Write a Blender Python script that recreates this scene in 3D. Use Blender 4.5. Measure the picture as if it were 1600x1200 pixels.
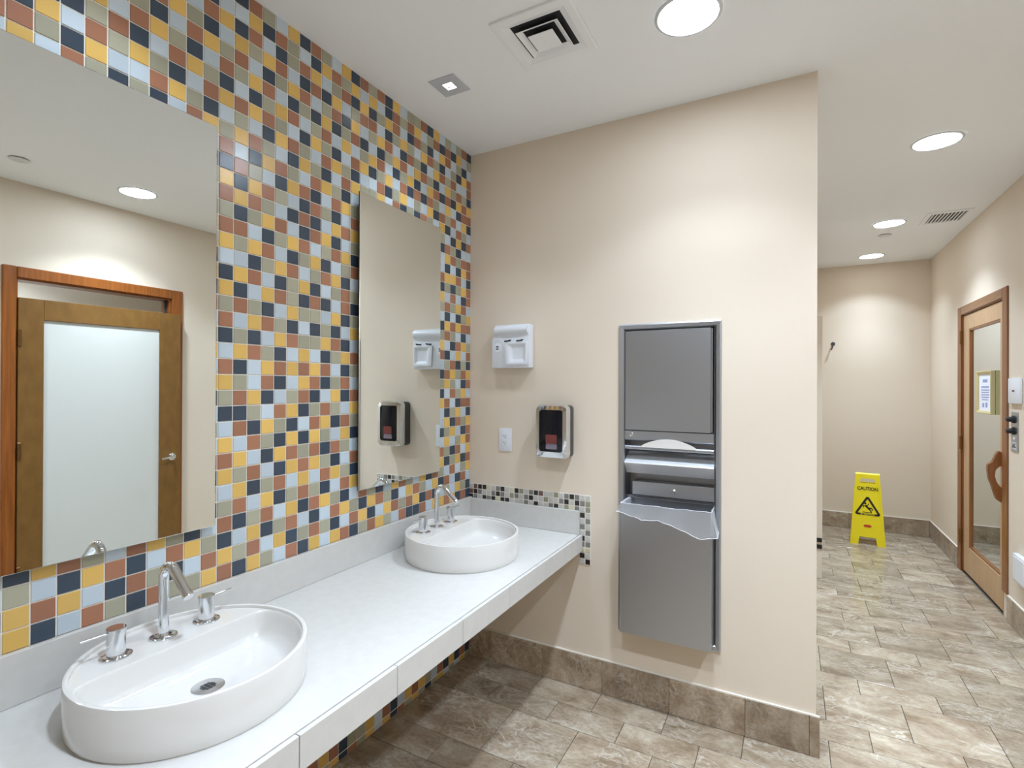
import bpy, bmesh, math, random
from mathutils import Vector, Matrix
random.seed(7)
S = bpy.context.scene
COL = S.collection
for o in list(bpy.data.objects):
    bpy.data.objects.remove(o, do_unlink=True)

# ------------------------------------------------------------------ camera
F_PX, YAW, PITCH, ROLL = 808.62, 0.4944, 0.0030, 0.0040
CAM = Vector((1.6027, -2.4691, 1.5162))
fw = Vector((-math.sin(YAW)*math.cos(PITCH), math.cos(YAW)*math.cos(PITCH), math.sin(PITCH)))
r0 = Vector((math.cos(YAW), math.sin(YAW), 0)); u0 = r0.cross(fw)
rt = r0*math.cos(ROLL) + u0*math.sin(ROLL); up = rt.cross(fw)
cd = bpy.data.cameras.new('camera'); cam = bpy.data.objects.new('camera', cd); COL.objects.link(cam)
cd.sensor_width = 36.0; cd.lens = F_PX*36.0/1600.0; cd.clip_start = 0.02
cam.matrix_world = Matrix(((rt.x, up.x, -fw.x, CAM.x), (rt.y, up.y, -fw.y, CAM.y), (rt.z, up.z, -fw.z, CAM.z), (0, 0, 0, 1)))
S.camera = cam

# ------------------------------------------------------------------ world, exposure, lamp levels
w = bpy.data.worlds.new('world'); S.world = w; w.use_nodes = True
w.node_tree.nodes['Background'].inputs[0].default_value = (0.8, 0.85, 0.9, 1)
w.node_tree.nodes['Background'].inputs[1].default_value = 0.05
vs = S.view_settings
vs.view_transform = 'Standard'; vs.look = 'None'; vs.gamma = 1.0; vs.use_curve_mapping = False
vs.exposure = 0.98
LENS_STRENGTH = 36.0      # glowing lens of each downlight
SPOT_W = 43.0             # wide reflector beam of each downlight
CORE_W = 56.0            # narrow centre beam of each downlight
ACCENT_W = 8.0           # small square spots above the counter
LIGHT_RGB = (0.71, 0.84, 1.0)
CORR_RGB = (0.66, 0.82, 1.0)

# ------------------------------------------------------------------ dimensions measured from the photograph
ZC = 2.819                # ceiling
PT = 0.0508               # pitch of the glass mosaic
CJ, ZR = 0.0446, 0.9393   # mosaic grid offsets
XB = 1.697                # end of the back wall
XD = 2.85                 # right wall
YC = 4.157                # far wall
ZT = 0.768                # counter top
XF = 0.681                # counter front
YN = -3.7                 # wall behind the camera

# ------------------------------------------------------------------ materials
def srgb(r, g, b):
    f = lambda c: (c/255/12.92) if c/255 <= 0.04045 else ((c/255+0.055)/1.055)**2.4
    return (f(r), f(g), f(b), 1.0)

def mat(name, rgb, rough=0.5, metal=0.0, spec=0.5, coat=0.0, emit=None, es=1.0):
    m = bpy.data.materials.new(name); m.use_nodes = True
    b = m.node_tree.nodes['Principled BSDF']
    b.inputs['Base Color'].default_value = rgb if len(rgb) == 4 else (*rgb, 1)
    b.inputs['Roughness'].default_value = rough; b.inputs['Metallic'].default_value = metal
    b.inputs['Specular IOR Level'].default_value = spec; b.inputs['Coat Weight'].default_value = coat
    b.inputs['Coat Roughness'].default_value = 0.03
    if emit:
        b.inputs['Emission Color'].default_value = (*emit, 1); b.inputs['Emission Strength'].default_value = es
    return m

def N(m, t, **kw):
    n = m.node_tree.nodes.new(t)
    for k, v in kw.items():
        setattr(n, k, v)
    return n
def L(m, a, b): m.node_tree.links.new(a, b)

def bump_noise(m, scale, strength, dist=0.01, stretch=None, detail=3):
    b = m.node_tree.nodes['Principled BSDF']
    tc = N(m, 'ShaderNodeTexCoord'); mp = N(m, 'ShaderNodeMapping'); no = N(m, 'ShaderNodeTexNoise'); bp = N(m, 'ShaderNodeBump')
    if stretch: mp.inputs['Scale'].default_value = stretch
    no.inputs['Scale'].default_value = scale; no.inputs['Detail'].default_value = detail
    bp.inputs['Strength'].default_value = strength; bp.inputs['Distance'].default_value = dist
    L(m, tc.outputs['Object'], mp.inputs['Vector']); L(m, mp.outputs[0], no.inputs['Vector'])
    L(m, no.outputs['Fac'], bp.inputs['Height']); L(m, bp.outputs[0], b.inputs['Normal'])
    return no, mp

def vary(m, rgb_a, rgb_b, scale, stretch=None, lo=0.35, hi=0.65, detail=4):
    b = m.node_tree.nodes['Principled BSDF']
    tc = N(m, 'ShaderNodeTexCoord'); mp = N(m, 'ShaderNodeMapping'); no = N(m, 'ShaderNodeTexNoise'); cr = N(m, 'ShaderNodeValToRGB')
    if stretch: mp.inputs['Scale'].default_value = stretch
    no.inputs['Scale'].default_value = scale; no.inputs['Detail'].default_value = detail
    cr.color_ramp.elements[0].position = lo; cr.color_ramp.elements[0].color = rgb_a
    cr.color_ramp.elements[1].position = hi; cr.color_ramp.elements[1].color = rgb_b
    L(m, tc.outputs['Object'], mp.inputs['Vector']); L(m, mp.outputs[0], no.inputs['Vector'])
    L(m, no.outputs['Fac'], cr.inputs['Fac']); L(m, cr.outputs[0], b.inputs['Base Color'])

def marble(name, dark, mid, light, vein, rough, spec, stretch=(1, 1, 1), s=9.0):
    """Emperador-like stone; each tile object shifts the pattern by its own random number."""
    m = mat(name, mid, rough, 0, spec); b = m.node_tree.nodes['Principled BSDF']
    tc = N(m, 'ShaderNodeTexCoord'); oi = N(m, 'ShaderNodeObjectInfo')
    ad = N(m, 'ShaderNodeVectorMath', operation='ADD'); mu = N(m, 'ShaderNodeVectorMath', operation='MULTIPLY')
    cm = N(m, 'ShaderNodeCombineXYZ'); k1 = N(m, 'ShaderNodeMath', operation='MULTIPLY'); k1.inputs[1].default_value = 37.0
    k2 = N(m, 'ShaderNodeMath', operation='MULTIPLY'); k2.inputs[1].default_value = 91.0
    L(m, oi.outputs['Random'], k1.inputs[0]); L(m, oi.outputs['Random'], k2.inputs[0])
    L(m, k1.outputs[0], cm.inputs[0]); L(m, k2.outputs[0], cm.inputs[1])
    mu.inputs[1].default_value = stretch
    L(m, tc.outputs['Object'], mu.inputs[0]); L(m, mu.outputs[0], ad.inputs[0]); L(m, cm.outputs[0], ad.inputs[1])
    n1 = N(m, 'ShaderNodeTexNoise'); n1.inputs['Scale'].default_value = s; n1.inputs['Detail'].default_value = 7; n1.inputs['Roughness'].default_value = 0.62; n1.inputs['Distortion'].default_value = 0.6
    L(m, ad.outputs[0], n1.inputs['Vector'])
    cr = N(m, 'ShaderNodeValToRGB')
    e = cr.color_ramp.elements; e[0].position = 0.32; e[0].color = dark; e[1].position = 0.68; e[1].color = light
    q = e.new(0.5); q.color = mid
    L(m, n1.outputs['Fac'], cr.inputs['Fac'])
    # pale wandering veins: ridges of distorted noise at two scales, patchy
    def ridge(scale, width, dist, off):
        n_ = N(m, 'ShaderNodeTexNoise'); n_.inputs['Scale'].default_value = scale; n_.inputs['Detail'].default_value = 5; n_.inputs['Roughness'].default_value = 0.6; n_.inputs['Distortion'].default_value = dist
        av = N(m, 'ShaderNodeVectorMath', operation='ADD'); av.inputs[1].default_value = (off, off*1.7, 0); L(m, ad.outputs[0], av.inputs[0]); L(m, av.outputs[0], n_.inputs['Vector'])
        s_ = N(m, 'ShaderNodeMath', operation='SUBTRACT'); s_.inputs[1].default_value = 0.5; L(m, n_.outputs['Fac'], s_.inputs[0])
        a_ = N(m, 'ShaderNodeMath', operation='ABSOLUTE'); L(m, s_.outputs[0], a_.inputs[0])
        r_ = N(m, 'ShaderNodeMapRange'); r_.inputs[1].default_value = 0.0; r_.inputs[2].default_value = width; r_.inputs[3].default_value = 1.0; r_.inputs[4].default_value = 0.0
        L(m, a_.outputs[0], r_.inputs[0]); return r_
    ra, rb_ = ridge(s*0.75, 0.022, 1.2, 3.1), ridge(s*1.9, 0.035, 0.8, 8.4)
    rb2 = N(m, 'ShaderNodeMath', operation='MULTIPLY'); rb2.inputs[1].default_value = 0.6; L(m, rb_.outputs[0], rb2.inputs[0])
    rm = N(m, 'ShaderNodeMath', operation='MAXIMUM'); L(m, ra.outputs[0], rm.inputs[0]); L(m, rb2.outputs[0], rm.inputs[1])
    fade = N(m, 'ShaderNodeTexNoise'); fade.inputs['Scale'].default_value = s*0.4; fade.inputs['Detail'].default_value = 3
    L(m, ad.outputs[0], fade.inputs['Vector'])
    fr = N(m, 'ShaderNodeMapRange'); fr.inputs[1].default_value = 0.40; fr.inputs[2].default_value = 0.66; fr.inputs[4].default_value = 0.8
    L(m, fade.outputs['Fac'], fr.inputs[0])
    ml = N(m, 'ShaderNodeMath', operation='MULTIPLY'); L(m, rm.outputs[0], ml.inputs[0]); L(m, fr.outputs[0], ml.inputs[1])
    # fine speckle
    sp1 = N(m, 'ShaderNodeTexNoise'); sp1.inputs['Scale'].default_value = s*9; sp1.inputs['Detail'].default_value = 3; L(m, ad.outputs[0], sp1.inputs['Vector'])
    spr = N(m, 'ShaderNodeMapRange'); spr.inputs[1].default_value = 0.3; spr.inputs[2].default_value = 0.7; spr.inputs[3].default_value = 0.86; spr.inputs[4].default_value = 1.12; L(m, sp1.outputs['Fac'], spr.inputs[0])
    hs = N(m, 'ShaderNodeHueSaturation'); L(m, spr.outputs[0], hs.inputs['Value']); L(m, cr.outputs[0], hs.inputs['Color'])
    mc = N(m, 'ShaderNodeMix', data_type='RGBA'); L(m, ml.outputs[0], mc.inputs[0]); L(m, hs.outputs[0], mc.inputs[6]); mc.inputs[7].default_value = vein
    # tile to tile tone
    hv = N(m, 'ShaderNodeHueSaturation'); mr = N(m, 'ShaderNodeMapRange'); mr.inputs[3].default_value = 0.84; mr.inputs[4].default_value = 1.14
    L(m, oi.outputs['Random'], mr.inputs[0]); L(m, mr.outputs[0], hv.inputs['Value']); L(m, mc.outputs[2], hv.inputs['Color'])
    L(m, hv.outputs[0], b.inputs['Base Color'])
    return m

M = {}
M['wall'] = mat('wall_covering', srgb(228, 213, 194), 0.75, spec=0.2)
bump_noise(M['wall'], 60, 0.10, 0.004, (6, 6, 0.6))
M['ceil'] = mat('ceiling_paint', srgb(246, 247, 248), 0.8, spec=0.2); bump_noise(M['ceil'], 140, 0.12, 0.004)
M['grout'] = mat('pale_grout', srgb(236, 230, 220), 0.8, spec=0.2)
M['floor_grout'] = mat('grey_floor_grout', srgb(98, 92, 84), 0.8, spec=0.2)
M['marble'] = marble('marble_floor', srgb(126, 107, 86), srgb(157, 140, 119), srgb(179, 165, 145), srgb(216, 208, 194), 0.18, 0.45, (0.8, 1.5, 1), 6.0)
M['marble_base'] = marble('marble_baseboard', srgb(138, 117, 96), srgb(166, 146, 123), srgb(186, 168, 147), srgb(214, 206, 194), 0.25, 0.45, (1, 1, 1), 9.0)
TILE = dict(D=(58, 70, 84), Y=(224, 182, 98), R=(165, 113, 86), L=(194, 206, 215), G=(168, 164, 142))
for k, c in TILE.items():
    m = mat('glass_tile_' + {'D': 'slate', 'Y': 'amber', 'R': 'rust', 'L': 'pale_blue', 'G': 'sage'}[k], srgb(*c), 0.24, spec=0.5)
    b = m.node_tree.nodes['Principled BSDF']
    oi = N(m, 'ShaderNodeObjectInfo'); geo = N(m, 'ShaderNodeNewGeometry'); ad = N(m, 'ShaderNodeMath', operation='ADD')
    fr = N(m, 'ShaderNodeMath', operation='FRACT')
    L(m, oi.outputs['Random'], ad.inputs[0]); L(m, geo.outputs['Random Per Island'], ad.inputs[1]); L(m, ad.outputs[0], fr.inputs[0])
    mr = N(m, 'ShaderNodeMapRange'); mr.inputs[3].default_value = 0.9; mr.inputs[4].default_value = 1.1; L(m, fr.outputs[0], mr.inputs[0])
    hv = N(m, 'ShaderNodeHueSaturation'); hv.inputs['Color'].default_value = srgb(*c); L(m, mr.outputs[0], hv.inputs['Value'])
    L(m, hv.outputs[0], b.inputs['Base Color'])
    M['t' + k] = m
SMALL = dict(K=(48, 40, 38), G=(128, 126, 122), L=(198, 194, 188), B=(112, 88, 78), O=(150, 146, 124), P=(216, 206, 176))
for k, c in SMALL.items():
    M['s' + k] = mat('small_tile_' + {'K': 'umber', 'G': 'grey', 'L': 'pearl', 'B': 'brown', 'O': 'olive', 'P': 'cream'}[k], srgb(*c), 0.25, spec=0.5)
M['quartz'] = mat('white_quartz', srgb(203, 200, 195), 0.25, spec=0.5); vary(M['quartz'], srgb(201, 198, 193), srgb(205, 202, 197), 30)
M['ceramic'] = mat('white_ceramic', srgb(217, 213, 208), 0.08, spec=0.55, coat=0.3)
M['chrome'] = mat('chrome', srgb(225, 228, 232), 0.05, 1.0)
M['satin'] = mat('satin_chrome', srgb(214, 216, 220), 0.28, 1.0)
M['steel'] = mat('brushed_steel', srgb(184, 188, 195), 0.38, 1.0); bump_noise(M['steel'], 40, 0.05, 0.002, (0.5, 0.5, 18))
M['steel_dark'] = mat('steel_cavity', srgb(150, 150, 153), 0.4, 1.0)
M['steel_lit'] = mat('painted_lit_steel', srgb(238, 239, 242), 0.35, 0.45)  # paler copy of the steel: strong light on the tray painted into its colour
M['mirror'] = mat('mirror_silver', srgb(236, 240, 238), 0.0, 1.0)
M['mirror_edge'] = mat('mirror_edge', srgb(40, 46, 44), 0.3)
M['black'] = mat('black_gloss', srgb(10, 13, 24), 0.08, spec=0.4)
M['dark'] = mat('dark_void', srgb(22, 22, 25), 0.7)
M['blackrub'] = mat('black_rubber', srgb(20, 20, 20), 0.6)
M['darkgrey'] = mat('dark_grey_plastic', srgb(66, 66, 66), 0.4)
M['white'] = mat('white_plastic', srgb(232, 234, 240), 0.3)
M['whitem'] = mat('white_metal', srgb(244, 244, 246), 0.4)
M['trim'] = mat('white_trim', srgb(214, 214, 214), 0.35)
M['gunmetal'] = mat('gunmetal', srgb(96, 98, 102), 0.25, 0.9)
M['nickel'] = mat('satin_plate', srgb(196, 198, 204), 0.4, 0.0)
M['lens'] = mat('lamp_lens', srgb(255, 255, 255), 0.4, emit=(0.72, 0.85, 1.0), es=LENS_STRENGTH)
M['lens_cool'] = mat('lamp_lens_cool', srgb(255, 255, 255), 0.4, emit=(0.72, 0.85, 1.0), es=LENS_STRENGTH*0.5)
M['lens_dim'] = mat('lamp_lens_shielded', srgb(255, 255, 255), 0.4, emit=(0.9, 0.96, 1.0), es=6.0)
M['glow'] = mat('accent_lamp_glow', srgb(255, 255, 255), 0.4, emit=(1, 0.98, 0.95), es=6.0)
M['caulk'] = mat('white_caulk', srgb(226, 220, 208), 0.6)
def wood(name, a, b_, rough, stretch):
    m = mat(name, a, rough); vary(m, a, b_, 6, stretch, 0.3, 0.7, 6); return m
M['oak'] = wood('oak_casing', srgb(122, 74, 38), srgb(150, 94, 52), 0.35, (9, 9, 0.5))
M['oak_h'] = wood('oak_casing_head', srgb(132, 90, 58), srgb(156, 112, 76), 0.35, (9, 0.5, 9))
M['pine'] = wood('pale_oak', srgb(188, 150, 110), srgb(206, 170, 132), 0.4, (10, 10, 0.5))
M['cherry'] = wood('cherry_casing', srgb(126, 68, 24), srgb(156, 90, 36), 0.3, (9, 9, 0.5))
M['brownpaint'] = wood('brown_door', srgb(114, 78, 32), srgb(130, 92, 42), 0.4, (3, 3, 1.5))
M['frost'] = mat('frosted_panel', srgb(213, 212, 206), 0.45, spec=0.4)
M['doorglass'] = mat('reflective_door_glass', srgb(222, 230, 233), 0.03, 1.0)
M['yellow'] = mat('yellow_plastic', srgb(244, 222, 26), 0.35)
M['ink'] = mat('black_ink', srgb(20, 18, 10), 0.6)
M['redink'] = mat('red_ink', srgb(196, 66, 28), 0.5)
M['yellowink'] = mat('yellow_ink', srgb(240, 218, 30), 0.5)
M['paper'] = mat('white_paper', srgb(238, 238, 246), 0.7)
M['blueink'] = mat('pale_blue_ink', srgb(150, 160, 200), 0.7)
M['gold'] = mat('pale_gold_frame', srgb(206, 190, 140), 0.4, 0.1)
M['brass'] = mat('worn_brass', srgb(128, 92, 52), 0.35, 0.8)
M['towel'] = mat('white_paper_towel', srgb(225, 220, 214), 0.8)
M['label'] = mat('soap_cartridge_red', srgb(120, 56, 54), 0.3)
M['label2'] = mat('soap_cartridge_lilac', srgb(128, 116, 130), 0.3)
m = bpy.data.materials.new('clear_film'); m.use_nodes = True; nt = m.node_tree; nt.nodes.clear()
o_ = nt.nodes.new('ShaderNodeOutputMaterial'); tr = nt.nodes.new('ShaderNodeBsdfTransparent'); df = nt.nodes.new('ShaderNodeBsdfPrincipled')
df.inputs['Base Color'].default_value = srgb(246, 247, 250); df.inputs['Roughness'].default_value = 0.2; df.inputs['Transmission Weight'].default_value = 0.0
mxs = nt.nodes.new('ShaderNodeMixShader'); lw = nt.nodes.new('ShaderNodeLayerWeight'); lw.inputs[0].default_value = 0.35
mr = nt.nodes.new('ShaderNodeMapRange'); mr.inputs[3].default_value = 0.16; mr.inputs[4].default_value = 0.75
nt.links.new(lw.outputs['Facing'], mr.inputs[0]); nt.links.new(mr.outputs[0], mxs.inputs[0])
nt.links.new(tr.outputs[0], mxs.inputs[1]); nt.links.new(df.outputs[0], mxs.inputs[2]); nt.links.new(mxs.outputs[0], o_.inputs[0])
M['film'] = m
M['filmedge'] = mat('gathered_film_edge', srgb(236, 238, 242), 0.3)

# ------------------------------------------------------------------ mesh helpers
def new_bm(): return bmesh.new()
def box(bm, x0, x1, y0, y1, z0, z1, mi=0):
    v = [bm.verts.new(p) for p in ((x0, y0, z0), (x1, y0, z0), (x1, y1, z0), (x0, y1, z0), (x0, y0, z1), (x1, y0, z1), (x1, y1, z1), (x0, y1, z1))]
    for f in ((3, 2, 1, 0), (4, 5, 6, 7), (0, 1, 5, 4), (1, 2, 6, 5), (2, 3, 7, 6), (3, 0, 4, 7)):
        bm.faces.new([v[i] for i in f]).material_index = mi
    return v
def bevel_all(bm, w_, seg=2):
    bmesh.ops.bevel(bm, geom=list(bm.edges), offset=w_, segments=seg, affect='EDGES', profile=0.5, clamp_overlap=True)
def prism(bm, pts, axis, a, b):
    """Outline pts (2-D) extruded along axis from a to b. axis x: pts=(y,z); y: pts=(x,z); z: pts=(x,y)."""
    def P(p, t): return {'x': (t, p[0], p[1]), 'y': (p[0], t, p[1]), 'z': (p[0], p[1], t)}[axis]
    A = [bm.verts.new(P(p, a)) for p in pts]; B = [bm.verts.new(P(p, b)) for p in pts]
    n = len(pts); bm.faces.new(A); bm.faces.new(B[::-1])
    for i in range(n):
        bm.faces.new((A[i], B[i], B[(i+1) % n], A[(i+1) % n]))
def lathe(bm, prof, seg=32, c=(0, 0, 0), caps=True):
    rings = []
    for r, z in prof:
        rings.append([bm.verts.new((c[0]+r*math.cos(2*math.pi*i/seg), c[1]+r*math.sin(2*math.pi*i/seg), c[2]+z)) for i in range(seg)])
    for a, b in zip(rings, rings[1:]):
        for i in range(seg):
            bm.faces.new((a[i], a[(i+1) % seg], b[(i+1) % seg], b[i]))
    if caps:
        bm.faces.new(rings[0][::-1]); bm.faces.new(rings[-1])
def tube(bm, pts, r, seg=16, caps=True):
    pts = [Vector(p) for p in pts]; rings = []
    rad = r if isinstance(r, (list, tuple)) else [r]*len(pts)
    ref = Vector((0, 1, 0))
    for i, p in enumerate(pts):
        t = (pts[min(i+1, len(pts)-1)] - pts[max(i-1, 0)]).normalized()
        rf = ref if abs(t.dot(ref)) < 0.95 else Vector((1, 0, 0))
        a = t.cross(rf).normalized(); b = t.cross(a).normalized()
        rings.append([bm.verts.new(p + (a*math.cos(2*math.pi*k/seg) + b*math.sin(2*math.pi*k/seg))*rad[i]) for k in range(seg)])
    for A, B in zip(rings, rings[1:]):
        for k in range(seg):
            bm.faces.new((A[k], A[(k+1) % seg], B[(k+1) % seg], B[k]))
    if caps:
        bm.faces.new(rings[0][::-1]); bm.faces.new(rings[-1])
def loft(bm, loops, close=True, cap0=False, cap1=False):
    R = [[bm.verts.new(p) for p in lp] for lp in loops]
    n = len(R[0])
    for A, B in zip(R, R[1:]):
        for k in range(n if close else n-1):
            bm.faces.new((A[k], A[(k+1) % n], B[(k+1) % n], B[k]))
    if cap0: bm.faces.new(R[0][::-1])
    if cap1: bm.faces.new(R[-1])
    return R
def rrect(w_, h, r, n=5):
    pts = []
    for cx, cy, a0 in ((w_/2-r, h/2-r, 0), (-w_/2+r, h/2-r, 90), (-w_/2+r, -h/2+r, 180), (w_/2-r, -h/2+r, 270)):
        for i in range(n+1):
            a = math.radians(a0+90*i/n); pts.append((cx+r*math.cos(a), cy+r*math.sin(a)))
    return pts
def obj(name, bm, m, parent=None, smooth=False, loc=None, recalc=True):
    if recalc: bmesh.ops.recalc_face_normals(bm, faces=list(bm.faces))
    me = bpy.data.meshes.new(name); bm.to_mesh(me); bm.free()
    for x in (m if isinstance(m, (list, tuple)) else [m]): me.materials.append(x)
    if smooth:
        me.shade_smooth()
        try: me.set_sharp_from_angle(angle=math.radians(35))
        except Exception: pass
    o = bpy.data.objects.new(name, me); COL.objects.link(o)
    if parent: o.parent = parent
    if loc: o.location = loc
    return o
def inst(name, me, parent, loc):
    o = bpy.data.objects.new(name, me); COL.objects.link(o); o.location = loc
    if parent: o.parent = parent
    return o
def bobj(name, dims, m, parent=None, bev=0.0, seg=2, **kw):
    bm = new_bm(); box(bm, *dims)
    if bev: bevel_all(bm, bev, seg)
    return obj(name, bm, m, parent, smooth=bool(bev), **kw)
def thing(name, label, cat, loc=(0, 0, 0), rz=0.0, group=None, kind=None):
    o = bpy.data.objects.new(name, None); COL.objects.link(o); o.empty_display_size = 0.05
    o.location = loc; o.rotation_euler = (0, 0, rz); tag(o, label, cat, group, kind); return o
def tag(o, label, cat, group=None, kind=None):
    o['label'] = label; o['category'] = cat
    if group: o['group'] = group
    if kind: o['kind'] = kind
    return o
def struct(o, label=None, cat=None):
    o['kind'] = 'structure'
    if label: o['label'] = label
    if cat: o['category'] = cat
    return o
def text(name, body, size, m, parent, mtx, depth=0.0006, font_scale=(1, 1), bold=0.0):
    cu = bpy.data.curves.new(name, 'FONT'); cu.body = body; cu.size = size; cu.align_x = 'CENTER'; cu.align_y = 'CENTER'; cu.extrude = depth
    cu.resolution_u = 2; cu.offset = bold
    t = bpy.data.objects.new(name + '_tmp', cu); COL.objects.link(t)
    dg = bpy.context.evaluated_depsgraph_get(); me = bpy.data.meshes.new_from_object(t.evaluated_get(dg))
    bpy.data.objects.remove(t, do_unlink=True); bpy.data.curves.remove(cu)
    me.transform(Matrix.Diagonal((font_scale[0], font_scale[1], 1, 1))); me.transform(mtx); me.materials.clear(); me.materials.append(m); me.name = name
    o = bpy.data.objects.new(name, me); COL.objects.link(o); o.parent = parent; return o

# ================================================================== room shell
# --- floor
floor = struct(bobj('floor', (-0.1, 4.4, YN-0.1, YC+0.2, -0.08, -0.006), M['floor_grout']),
               'grey brown marble tile floor of the washroom and passage', 'floor')
TILE_X0, TX, GAP = 1.747, 0.3205, 0.0028
cache = {}
def floor_mesh(wx, wy):
    key = (round(wx, 3), round(wy, 3))
    if key not in cache:
        bm = new_bm(); box(bm, -wx/2, wx/2, -wy/2, wy/2, -0.0060, 0.0)
        top = [e for e in bm.edges if all(v.co.z > -0.001 for v in e.verts)]
        bmesh.ops.bevel(bm, geom=top, offset=0.0006, segments=1, affect='EDGES')
        bmesh.ops.recalc_face_normals(bm, faces=list(bm.faces))
        me = bpy.data.meshes.new('floor_tile'); bm.to_mesh(me); bm.free(); me.materials.append(M['marble']); cache[key] = me
    return cache[key]
hidden = new_bm()
k = -8
rows = []
for kk in range(-9, 10):
    y0 = -0.1695 + 0.4595*kk
    rows.append((y0, y0+0.305, 0.0)); rows.append((y0+0.305, y0+0.4595, TX/2))
for (y0, y1, off) in rows:
    if y1 < YN or y0 > YC: continue
    ya, yb = max(y0, YN), min(y1, YC)
    for i in range(-7, 6):
        xa = TILE_X0 + off + TX*i; xb = xa + TX
        lo, hi = 0.0, XD
        # the passage floor stops at its left walls
        if yb > 0.15 and ya > 0.1: lo = 0.4 if ya < 2.3 else 1.83
        a, b = max(xa, lo), min(xb, hi)
        if b - a < 0.012 or yb-ya < 0.012: continue
        if yb < -1.35:
            box(hidden, a+GAP/2, b-GAP/2, ya+GAP/2, yb-GAP/2, -0.006, 0.0)
        else:
            inst('floor_tile', floor_mesh(b-a-GAP, yb-ya-GAP), floor, ((a+b)/2, (ya+yb)/2, 0))
o = obj('floor_tile_field', hidden, M['marble'], floor); o['kind'] = 'stuff'

# --- ceiling
ceiling = struct(bobj('ceiling', (-0.1, 4.4, YN-0.1, YC+0.2, ZC, ZC+0.1), M['ceil']), 'white lightly textured painted ceiling', 'ceiling')

# --- walls
wall_left = struct(bobj('wall_left', (-0.12, 0.0, YN-0.1, 0.0, -0.006, ZC), M['grout']),
                   'left wall covered in square glass mosaic of slate, amber, rust, sage and pale blue', 'wall')
RX0, RX1, RZ0, RZ1, RD = 0.890, 1.306, 0.352, 1.792, 0.105      # recess for the steel dispenser
bm = new_bm()
box(bm, -0.12, RX0, 0.0, 0.15, 0, ZC); box(bm, RX1, XB, 0.0, 0.15, 0, ZC)
box(bm, RX0, RX1, 0.0, 0.15, 0, RZ0); box(bm, RX0, RX1, 0.0, 0.15, RZ1, ZC)
wall_back = struct(obj('wall_back', bm, M['wall']), 'beige textured wall at the end of the counter', 'wall')
DE0, DE1, DEZ = -1.060, -0.105, 2.203       # opening of the door seen in the mirror
DD0, DD1, DDZ = 2.113, 3.075, 2.120         # opening of the passage door
bm = new_bm()
box(bm, XD, XD+0.12, YN, DE0, 0, ZC); box(bm, XD, XD+0.12, DE0, DE1, DEZ, ZC); box(bm, XD, XD+0.12, DE1, DD0, 0, ZC)
box(bm, XD, XD+0.12, DD0, DD1, DDZ, ZC); box(bm, XD, XD+0.12, DD1, YC+0.12, 0, ZC)
wall_right = struct(obj('wall_right', bm, M['wall']), 'beige right wall with two framed doors', 'wall')
wall_far = struct(bobj('wall_far', (1.0, XD, YC, YC+0.12, 0, ZC), M['wall']), 'beige far wall at the end of the passage', 'wall')
bm = new_bm(); box(bm, 0.3, 1.76, 2.42, 2.54, 0, ZC); box(bm, 1.64, 1.76, 2.54, YC, 0, ZC)
struct(obj('wall_passage', bm, M['wall']), 'beige wall edge just behind the end of the back wall', 'wall')
struct(bobj('wall_passage_side', (0.28, 0.4, 0.15, 2.3, 0, ZC), M['wall']), 'beige side wall hidden behind the back wall', 'wall')
struct(bobj('wall_front', (-0.12, 4.4, YN-0.12, YN, 0, ZC), M['wall']), 'beige wall behind the viewer', 'wall')
# small room beyond the mirrored door
bm = new_bm(); box(bm, 4.15, 4.27, -1.9, 0.9, 0, ZC); box(bm, XD+0.12, 4.15, 0.78, 0.9, 0, ZC); box(bm, XD+0.12, 4.15, -1.9, -1.78, 0, ZC)
struct(obj('wall_stall', bm, M['wall']), 'beige walls of the room beyond the open topped door', 'wall')

# ------------------------------------------------------------------ glass mosaic on the left wall
FULL = {
10: "RYDRGLYRYLDGYRLDRGYDLYRGRYDRGLYDRGLYLR", 11: "DGLDRYGYLRDRGDYGLRDYLGRDYDRLYGRLGRYDLD",
12: "YRYGLDRLRDGYLLRDYGLRDYLGRYGDRLYDYLGRYR"[:38], 13: "GLDRYGLDGYLDRYGLRDYLGRDYGRLYGDRGRDYLDG",
14: "LYGLDRDYDGRLDRDYGLRDYLGRLGDRLYGYLGRDRL", 15: "RDRYGLYRYDYGLYLRDYGGRDYLDLYGDRLRDYLGGY",
16: "DGLDRYRGDLDRYRYGLGDYLGRDRDRLYGDLGRDRLD", 17: "YRDRGLYRYRGDRYLGDGRDGYLRDRDRGLYGDLRYDR",
18: "LGLYDRGDGYRLDRDYGLDLRDGYLGLYDRGRYGDLYG", 19: "YDRGLYDRLDGYGLGRDYLGYLRDYDRGLYDLDRYGRL",
20: "RLYDRGLGYRLDRDYDLDRRDGYLRLYDRGLYGDLRGY", 21: "DRGLYDRLDGYRLGRLYGDGLRDGYRGLYDRLRYGDYD",
33: "YLDGYRLDLLYDGDLRYGDLGYDRLLDGYRLDLRDYDL", 34: "RGRLDGYGYDRLYRGDLRYDRLGYDYRLDGYRYGLRRG",
35: "YLLRGDLYDGLRGYRLDGRLGRDYLRGDLRLDGRGLDL", 36: "DYDLYRGLRYDGLGDYRLYDYLGRDGDYRLDYRLDGYG",
37: "RGRGDLYDGLRYDRGLYDRGRDYLYRLDGYRRGLYDLR", 38: "DDLYRYRRYDRLRYDRGLRYLRRDRRLRLDRYDRRLGD"}
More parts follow.
